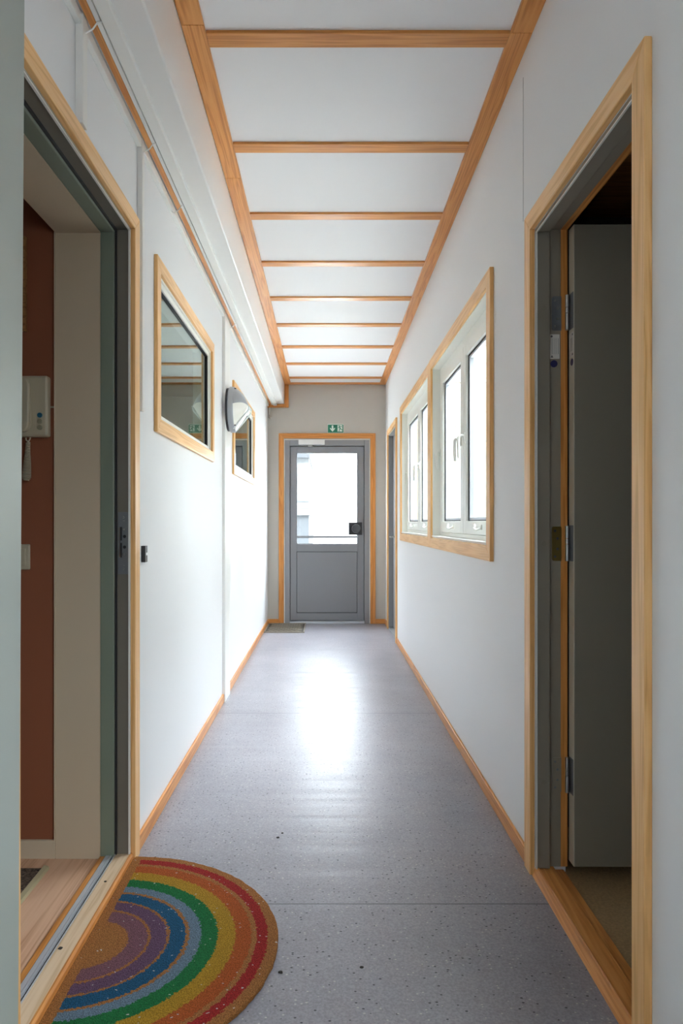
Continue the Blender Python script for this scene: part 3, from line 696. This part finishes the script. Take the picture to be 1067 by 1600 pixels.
struct('wall_hall_far', MB().box(-2.7, -2.6, -0.6, yj + 0.2, 0, 2.55), M_BEIGE, 'beige wall at the back of the left hall')
struct('wall_hall_front', MB().box(-2.6, HX, -0.7, -0.6, 0, 2.55), M_BEIGE, 'beige wall at the near end of the left hall')
struct('ceiling_hall', MB().box(-2.7, HX, -0.7, yj + 0.2, 2.55, 2.6), M_WHITE, 'white ceiling of the left hall', 'ceiling')
struct('floor_hall', MB().box(-2.6, -0.7605, -0.6, yj - 0.0185, -0.05, 0.02), OAK, 'pale oak floor of the left hall', 'floor')
# near-side lintel above reveal so no light leaks
tag(MB().box(-1.9, -1.001, 1.2, 2.18, 0.0205, 0.030).build('rug', M_RUG, None), 'dark brown doormat on the oak floor inside the left doorway', 'doormat')
bd = MB().box(-1.001, -0.912, 1.2, 2.18, 0.0205, 0.030)
bpy.data.objects['rug'].name = 'dark_doormat'; ROOT['dark_doormat'] = ROOT.pop('rug')
bd.bm.free()
rug = bpy.data.objects['dark_doormat']
MB().box(-1.001, -0.922, 1.2, 2.165, 0.0205, 0.031).build('pile', M_RUG, rug)
MB().prism([(-0.922, 1.2, 0.0205), (-0.905, 1.2, 0.0205), (-0.908, 1.2, 0.030), (-0.922, 1.2, 0.034)], (0, 0.98, 0)).build('edge_binding', M_BIND, rug)

# intercom
yw = yj - 0.008
ic = empty('intercom_phone', (-1.025, yw, 1.442), 'ivory wall intercom phone with handset on the terracotta wall', 'intercom')
MB().box(-1.125, -0.930, yw - 0.032, yw, 1.442, 1.647).build('housing', M_PLASTIC, ic, bevel=0.008)
hs = MB(); pts = []
hx0, hx1, hz0, hz1, rr = -1.105, -0.983, 1.456, 1.637, 0.025
for (cx, cz_, a0) in ((hx1 - rr, hz1 - rr, 0), (hx0 + rr, hz1 - rr, 90), (hx0 + rr, hz0 + rr, 180), (hx1 - rr, hz0 + rr, 270)):
    for k in range(6):
        t = math.radians(a0 + 90 * k / 5); pts.append((cx + rr * math.cos(t), yw - 0.032, cz_ + rr * math.sin(t)))
hs.prism(pts, (0, -0.022, 0)); hs.build('handset', M_PLASTIC, ic, bevel=0.006)
for z, mt, lab in ((1.514, M_BLUE, 'blue button'), (1.4935, M_BUTTON, None), (1.473, M_BUTTON, None)):
    o = MB().cyl((-0.9555, yw - 0.031, z), (-0.9555, yw - 0.036, z), 0.0085, 20).build('button', mt, ic, bevel=0.001)
    if lab: o['label'] = lab
cord = []
N_ = 24 * 14
for i in range(N_ + 1):
    t = i / N_; a = 2 * PI * 24 * t
    z = 1.425 - 0.128 * t; r = 0.0062 + 0.0065 * math.sin(min(1, t * 1.15) * PI / 2) ** 2
    if t > 0.93: r *= 1 - (t - 0.93) * 5
    cord.append((-1.0025 - 0.005 * t + r * math.cos(a), yw - 0.016 + 0.8 * r * math.sin(a), z))
co = MB().tube(cord, 0.0022, 6)
co.tube([(-1.010, yw - 0.016, 1.444), (-1.008, yw - 0.018, 1.433), (-1.000, yw - 0.02, 1.426), (-0.9975, yw - 0.016, 1.424)], 0.0025, 6)
co.tube([(-0.994, yw - 0.016, 1.444), (-0.996, yw - 0.018, 1.434), (-1.002, yw - 0.02, 1.424)], 0.0025, 6)
co.build('coiled_cord', M_PLASTIC, ic, smooth=True)
MB().tube([(-0.931, yw - 0.004, 1.546), (-0.914, yw - 0.004, 1.546)], 0.003, 6).build('wire', M_PLASTIC, ic)
# light switch
sw = empty('light_switch', (-1.045, yw, 0.996), 'ivory rocker light switch on the terracotta wall below the intercom', 'light switch')
MB().box(-1.085, -1.000, yw - 0.010, yw, 0.996, 1.082).build('plate', M_PLASTIC, sw, bevel=0.004)
MB().box(-1.070, -1.013, yw - 0.014, yw - 0.009, 1.010, 1.068).build('rocker', M_PLASTIC, sw, bevel=0.002)
# framed picture edge
pf = empty('picture_frame', (-1.2, yw, 1.80), 'thin brown picture frame high on the terracotta wall, mostly hidden by the open door', 'picture frame')
MB().frame_xz(yw - 0.018, yw, -1.42, -1.012, 1.80, 2.12, 0.012).build('frame', DARKWOOD, pf, bevel=0.002)
MB().box(-1.408, -1.024, yw - 0.008, yw, 1.812, 2.108).build('picture', M_BROWN, pf)

# ------------------------------------------------------------------ right doorway (door_3)
d3 = empty('door_3', (XR, 1.82, 0), 'right doorway with pine casing and a dark olive leaf standing open', 'door', kind='structure')
casing_yz(d3, XR, -0.017, 1.396, 2.242, 0.0, 2.176, 0.060, sill=False)
yj3, zj3 = RD[1], ZRD
fr = MB()
# first tier
fr.box(XR + 0.001, 0.729, yj3 - 0.016, yj3, 0.03, zj3).box(XR + 0.001, 0.729, RD[0], RD[0] + 0.016, 0.03, zj3).box(XR + 0.001, 0.729, RD[0] + 0.016, yj3 - 0.016, zj3 - 0.016, zj3)
# second tier, set back
fr.box(0.729, 0.768, yj3 - 0.004, yj3, 0.03, zj3).box(0.729, 0.768, RD[0], RD[0] + 0.004, 0.03, zj3).box(0.729, 0.768, RD[0] + 0.004, yj3 - 0.004, zj3 - 0.004, zj3)
fr = fr.build('door_frame', M_RJAMB, d3, bevel=0.0015)
MB().box(XR - 0.003, XR + 0.002, yj3 - 0.020, yj3 - 0.0162, 0.03, zj3 - 0.016).box(XR - 0.003, XR + 0.002, RD[0] + 0.016, yj3 - 0.0162, zj3 - 0.020, zj3 - 0.0162).build('pale_edge', M_WHITE, d3)
MB().box(0.7682, 0.790, yj3 - 0.003, yj3 + 0.02, 0.03, zj3 + 0.03).build('side_lining', PINE[2], d3)
MB().box(0.7682, 0.790, RD[0] - 0.02, yj3 - 0.0035, zj3 - 0.003, zj3 + 0.026).build('head_lining', PINE[1], d3)
s3 = MB().prism([(0.674, RD[0], 0), (0.690, RD[0], 0.030), (0.745, RD[0], 0.030), (0.745, RD[0], 0)], (0, yj3 - RD[0], 0)).build('sill', PINE[1], d3, bevel=0.002)
MB().prism([(0.6815, RD[0], 0.0150), (0.688, RD[0], 0.0315), (0.6925, RD[0], 0.0335), (0.6935, RD[0], 0.0300)], (0, yj3 - RD[0], 0)).build('sill_bead', PINE[1], s3)
MB().box(0.7455, 0.778, RD[0], yj3, 0.0, 0.020).build('inner_sill', PINE[1], s3, bevel=0.002)
for z in (1.852, 1.087, 0.312):
    MB().cyl((0.709, yj3 - 0.0162, z), (0.709, yj3 - 0.0175, z), 0.0085, 20).build('cover_cap', M_RLEAF, fr)
lf3 = MB().box(0.797, 1.56, yj3 - 0.045, yj3, 0.050, 2.112).build('door_leaf', M_RLEAF, d3, bevel=0.002)
MB().box(0.7958, 0.7972, yj3 - 0.0445, yj3 - 0.0005, 0.0505, 2.1115).build('lit_edge', plain('edge_light_paint', (0.62, 0.58, 0.47), 0.4), lf3)  # leaf edge painted paler for the light that falls on it
lf3['label'] = 'dark olive-grey door leaf standing open into the store'
# hinges: jamb plate, knuckle, leaf plate
for z, mt, lab in ((1.838, M_DSTEEL, None), (1.086, M_BRASS, 'brass hinge'), (0.332, M_RJAMB, None)):
    hg = MB().cyl((0.786, yj3 - 0.012, z - 0.056), (0.786, yj3 - 0.012, z - 0.002), 0.0062, 16).cyl((0.786, yj3 - 0.012, z), (0.786, yj3 - 0.012, z + 0.016), 0.0062, 16).cyl((0.786, yj3 - 0.012, z + 0.018), (0.786, yj3 - 0.012, z + 0.058), 0.0062, 16)
    hg = hg.build('hinge', M_STEEL, d3, smooth=True)
    if lab: hg['label'] = lab
    pl = []
    x0, x1, z0, z1, r_ = 0.7385, 0.7690, z - 0.056, z + 0.056, 0.008
    for (cx, cz_, a0) in ((x1, z1, None), (x0 + r_, z1 - r_, 90), (x0 + r_, z0 + r_, 180), (x1, z0, None)):
        if a0 is None: pl.append((cx, yj3 - 0.0042, cz_)); continue
        for k in range(5):
            t = math.radians(a0 + 90 * k / 4); pl.append((cx + r_ * math.cos(t), yj3 - 0.0042, cz_ + r_ * math.sin(t)))
    MB().prism(pl, (0, -0.0016, 0)).build('jamb_plate', mt, hg)
    for i, (dx, dz_) in enumerate(((0.010, 0.042), (0.018, 0.017), (0.018, -0.017), (0.010, -0.042))):
        MB().cyl((x0 + dx, yj3 - 0.0058, z + dz_), (x0 + dx, yj3 - 0.0066, z + dz_), 0.0038, 12).build('screw', M_DSTEEL if mt != M_DSTEEL else M_STEEL, hg)
    MB().box(0.7945, 0.7958, yj3 - 0.041, yj3 - 0.008, z - 0.056, z + 0.060).build('leaf_plate', M_DSTEEL, hg)
# paper approval labels with a blue dot under each
lb = MB().box(0.7315, 0.7635, yj3 - 0.0055, yj3 - 0.0041, 1.690, 1.770).build('approval_label', M_LABEL, d3)
pr = MB()
for x, w_ in ((0.7395, 0.0010), (0.7455, 0.0007), (0.7515, 0.0007), (0.7585, 0.0012)):
    pr.box(x, x + w_, yj3 - 0.0060, yj3 - 0.0055, 1.705, 1.757)
pr.cyl((0.7375, yj3 - 0.0055, 1.763), (0.7375, yj3 - 0.0060, 1.763), 0.0035, 10).prism([(0.734, yj3 - 0.0055, 1.694), (0.743, yj3 - 0.0055, 1.694), (0.7385, yj3 - 0.0055, 1.702)], (0, -0.0005, 0))
pr.build('print', M_PRINT, lb)
MB().cyl((0.7455, yj3 - 0.0041, 1.674), (0.7455, yj3 - 0.0052, 1.674), 0.0115, 24).build('blue_dot_sticker', M_NAVY, d3)
lb2 = MB().box(0.7949, 0.7957, yj3 - 0.041, yj3 - 0.004, 1.690, 1.770).build('approval_label', M_LABEL, lf3)
pr = MB()
for y_ in (0.034, 0.027, 0.019): pr.box(0.7944, 0.7949, yj3 - y_, yj3 - y_ + 0.001, 1.71, 1.752)
pr.cyl((0.7949, yj3 - 0.035, 1.762), (0.7944, yj3 - 0.035, 1.762), 0.0035, 10).cyl((0.7949, yj3 - 0.035, 1.698), (0.7944, yj3 - 0.035, 1.698), 0.0035, 10)
pr.build('print_marks', M_PRINT, lb2)
MB().cyl((0.797, yj3 - 0.028, 1.674), (0.7949, yj3 - 0.028, 1.674), 0.0115, 24).build('blue_dot_sticker', M_NAVY, lf3)
# store room behind
struct('floor_store', MB().box(0.7785, 2.6, 0.6, 2.5, -0.05, 0.012), M_CHIP, 'brown hardboard floor of the store on the right', 'floor')
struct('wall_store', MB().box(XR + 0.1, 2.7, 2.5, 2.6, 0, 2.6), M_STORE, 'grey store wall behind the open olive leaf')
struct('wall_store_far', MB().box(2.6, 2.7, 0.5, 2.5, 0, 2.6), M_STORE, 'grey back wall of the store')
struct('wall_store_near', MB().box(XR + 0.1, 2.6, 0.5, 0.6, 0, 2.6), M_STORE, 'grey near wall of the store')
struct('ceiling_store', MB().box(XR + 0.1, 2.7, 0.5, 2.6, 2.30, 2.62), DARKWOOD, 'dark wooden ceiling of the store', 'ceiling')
struct('trim_%d' % tn, MB().box(0.80, 2.6, 1.80, 1.90, 2.20, 2.2999), DARKWOOD, 'dark wooden beam across the store ceiling', 'beam'); tn += 1

# ------------------------------------------------------------------ far right door (door_4)
d4 = empty('door_4', (XR, 6.84, 0), 'narrow-looking grey door with pine casing in the far right corner', 'door', kind='structure')
casing_yz(d4, XR, -0.016, 6.374, 7.310, 0.0, 2.165, 0.056, sill=False)
MB().frame_yz(XR + 0.001, XR + 0.09, FD[0], FD[1], 0.0, 2.11, 0.012, 0.012, 0.015).build('door_frame', M_GREYF, d4)
lf4 = MB().box(0.735, 0.775, FD[0] + 0.013, FD[1] - 0.013, 0.018, 2.097).build('door_leaf', M_GREYF, d4, bevel=0.002)
MB().cyl((0.735, 7.10, 1.005), (0.715, 7.10, 1.005), 0.012, 14).tube([(0.716, 7.10, 1.005), (0.690, 7.10, 1.005), (0.686, 7.09, 1.005), (0.686, 6.98, 1.004)], 0.009, 10).build('handle', M_STEEL, lf4, smooth=True)
MB().box(0.732, 0.735, 7.08, 7.12, 0.93, 1.10).build('escutcheon', M_STEEL, lf4)

# ------------------------------------------------------------------ rainbow doormat
MA, MBB, MX, MY = 0.525, 0.475, -0.655, 1.802
m = MB(); n = 90; pts = []
rnd = random.Random(3)
for i in range(n + 1):
    t = -PI / 2 + PI * i / n; j = 1 + rnd.uniform(-0.003, 0.003)
    pts.append((MX + MA * math.cos(t) * j, MY + MBB * math.sin(t) * j, 0.0006))
m.prism(pts, (0, 0, 0.014))
rb = tag(m.build('doormat', rainbow_material(MA, MBB), origin=(MX, MY, 0), bevel=0.004), 'half-round coir doormat with rainbow stripes before the left doorway', 'doormat')

# ------------------------------------------------------------------ crumbs of dirt
def crumb(x, y, z, r, seed, label):
    m = MB(); bmesh.ops.create_icosphere(m.bm, subdivisions=2, radius=r); q = random.Random(seed)
    for v in m.bm.verts: v.co *= q.uniform(0.7, 1.15)
    m.map(lambda a, b, c: (x + a * 1.3, y + b, z + max(c, -r * 0.5) * 0.6 + r * 0.3))
    tag(m.build('dirt_crumb', M_DIRT), label, 'crumb', 'dark crumbs of dirt')
M_DIRT = plain('dry_dirt', (0.035, 0.03, 0.025), 0.9)
for i, (px, py, r, lab) in enumerate(((434, 1309, 0.0045, 'tiny dark crumb on the grey floor, nearer of the pair halfway up the corridor'), (441, 1302, 0.0035, 'tiny dark crumb on the grey floor, farther of the pair halfway up the corridor'),
                                     (438, 1520, 0.0050, 'dark crumb on the grey floor close to the right rim of the rainbow doormat'), (565, 1512, 0.0040, 'tiny dark crumb alone in the middle of the near grey floor'))):
    Y = EYE * 1040 / (py - 817); crumb((px - 509) * Y / 1040, Y, 0, r, i, lab)
crumb(-0.700, 1.755, 0.031, 0.005, 9, 'dark crumb on the worn sill of the left doorway, larger and nearer one')
crumb(-0.690, 2.083, 0.031, 0.0035, 10, 'dark crumb on the worn sill of the left doorway, smaller and farther one')

# ------------------------------------------------------------------ outside
struct('ground', MB().box(-40, 40, YE + 0.121, 60, -0.30, -0.12), M_GROUND, 'pale ground outside the end door', 'ground')
struct('ground_yard', MB().box(XR + 0.11, 40, 2.61, YE + 0.12, -0.30, -0.12), M_GROUND, 'pale ground outside the right windows', 'ground')
struct('wall_outside', MB().box(XR + 0.11, 6.0, 6.25, 6.40, -0.12, 3.4), M_CLAP3, 'grey clapboard outer wall seen through the right windows')
struct('wall_sky_blocker', MB().box(4.2, 4.4, 2.61, 6.249, -0.12, 5.2), M_CLAP, 'unseen white clapboard wall added to block low sky from the right windows')  # added out of view to cut direct sky light on the left wall
struct('roof', MB().box(-2.9, XR + 0.14, YB - 0.2, YE + 0.2, 2.90, 3.0), M_RAIL, 'flat roof above the corridor', 'roof')
rl = empty('railing', (0, 9.3, -0.12), 'dark handrail outside the glazed end door', 'railing')
MB().box(-2.5, 3.0, 9.28, 9.32, 0.942, 0.974).build('handrail', M_RAIL, rl)
for x in (-1.6, 1.6): MB().cyl((x, 9.3, -0.12), (x, 9.3, 0.955), 0.014, 12).build('post', M_RAIL, rl)
hz = empty('house', (-2.2, 13.0, -0.12), 'washed-out clapboard house seen at the left of the end door pane', 'house')
HXe = -0.33
MB().box(-5.0, HXe, 13.0, 18.0, 1.55, 2.42).build('clapboard_wall', M_CLAP2, hz)
MB().box(-5.0, HXe, 13.0, 18.0, -0.12, 1.30).build('lower_wall', M_SHUT, hz)
MB().box(-5.05, HXe + 0.02, 12.94, 18.0, 1.301, 1.549).build('band_board', M_CLAP2, hz)
MB().box(-5.05, HXe + 0.02, 12.9, 18.0, 2.421, 2.56).build('eaves_board', M_SHUT, hz)
MB().box(-5.0, HXe, 13.1, 18.0, 2.561, 3.6).build('upper_wall', M_SHUT, hz)

# rooms behind the inner windows
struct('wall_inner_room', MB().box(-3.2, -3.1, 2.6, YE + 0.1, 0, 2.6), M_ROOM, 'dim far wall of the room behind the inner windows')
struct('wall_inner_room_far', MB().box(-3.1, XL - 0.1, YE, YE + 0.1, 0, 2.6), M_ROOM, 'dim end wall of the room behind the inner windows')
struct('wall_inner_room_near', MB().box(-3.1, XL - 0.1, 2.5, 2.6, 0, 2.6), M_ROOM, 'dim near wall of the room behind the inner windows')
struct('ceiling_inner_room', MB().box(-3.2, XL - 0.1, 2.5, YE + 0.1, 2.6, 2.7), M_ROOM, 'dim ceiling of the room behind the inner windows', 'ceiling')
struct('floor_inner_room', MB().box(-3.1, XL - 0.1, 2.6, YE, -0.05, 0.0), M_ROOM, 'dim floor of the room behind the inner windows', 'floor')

# ------------------------------------------------------------------ light: overcast sky through the windows and the glazed door
w = bpy.data.worlds.new('overcast_sky'); S.world = w; w.use_nodes = True
bg = w.node_tree.nodes['Background']; bg.inputs['Color'].default_value = (0.86, 0.925, 1.0, 1)
# overcast sky: brightest overhead, a third of that at the horizon
N, L = w.node_tree.nodes, w.node_tree.links
tc = N.new('ShaderNodeTexCoord'); sx = N.new('ShaderNodeSeparateXYZ'); L.new(tc.outputs['Generated'], sx.inputs[0])
mr = N.new('ShaderNodeMapRange'); mr.inputs['From Min'].default_value = 0.0; mr.inputs['From Max'].default_value = 1.0
mr.inputs['To Min'].default_value = 2.6; mr.inputs['To Max'].default_value = 26.0
L.new(sx.outputs['Z'], mr.inputs['Value']); L.new(mr.outputs['Result'], bg.inputs['Strength'])
def portal(name, loc, rot, sx, sy):
    l = bpy.data.lights.new(name, 'AREA'); l.shape = 'RECTANGLE'; l.size = sx; l.size_y = sy; l.cycles.is_portal = True
    o = bpy.data.objects.new(name, l); COL.objects.link(o); o.location = loc; o.rotation_euler = rot
portal('daylight_portal', (XR + 0.105, (WA[0] + WA[1]) / 2, 1.6), (0, PI / 2, 0), 1.1, 1.5)
portal('daylight_portal', (XR + 0.105, (WB[0] + WB[1]) / 2, 1.6), (0, PI / 2, 0), 1.1, 1.6)
portal('daylight_portal', (XR + 0.105, (WFILL[0] + WFILL[1]) / 2, 1.6), (0, PI / 2, 0), 1.1, 1.9)
portal('daylight_portal', (0.015, YE + 0.10, 1.435), (-PI / 2, 0, 0), 0.72, 1.06)

# ------------------------------------------------------------------ camera
cd = bpy.data.cameras.new('camera'); cam = bpy.data.objects.new('camera', cd); COL.objects.link(cam)
cam.location = (0, 0, EYE); cam.rotation_euler = (PI / 2, 0, 0)
cd.sensor_fit = 'VERTICAL'; cd.sensor_height = 36; cd.lens = 36 * 1040 / 1600
cd.shift_x = 24.5 / 1600; cd.shift_y = 17.0 / 1600
cd.clip_start = 0.02
S.camera = cam
S.view_settings.view_transform = 'Standard'; S.view_settings.look = 'None'; S.view_settings.gamma = 1
S.view_settings.exposure = 1.14
S.cycles.use_denoising = True
S.cycles.max_bounces = 14; S.cycles.diffuse_bounces = 10; S.cycles.transparent_max_bounces = 24
S.cycles.caustics_reflective = False
S.cycles.sample_clamp_indirect = 6.0
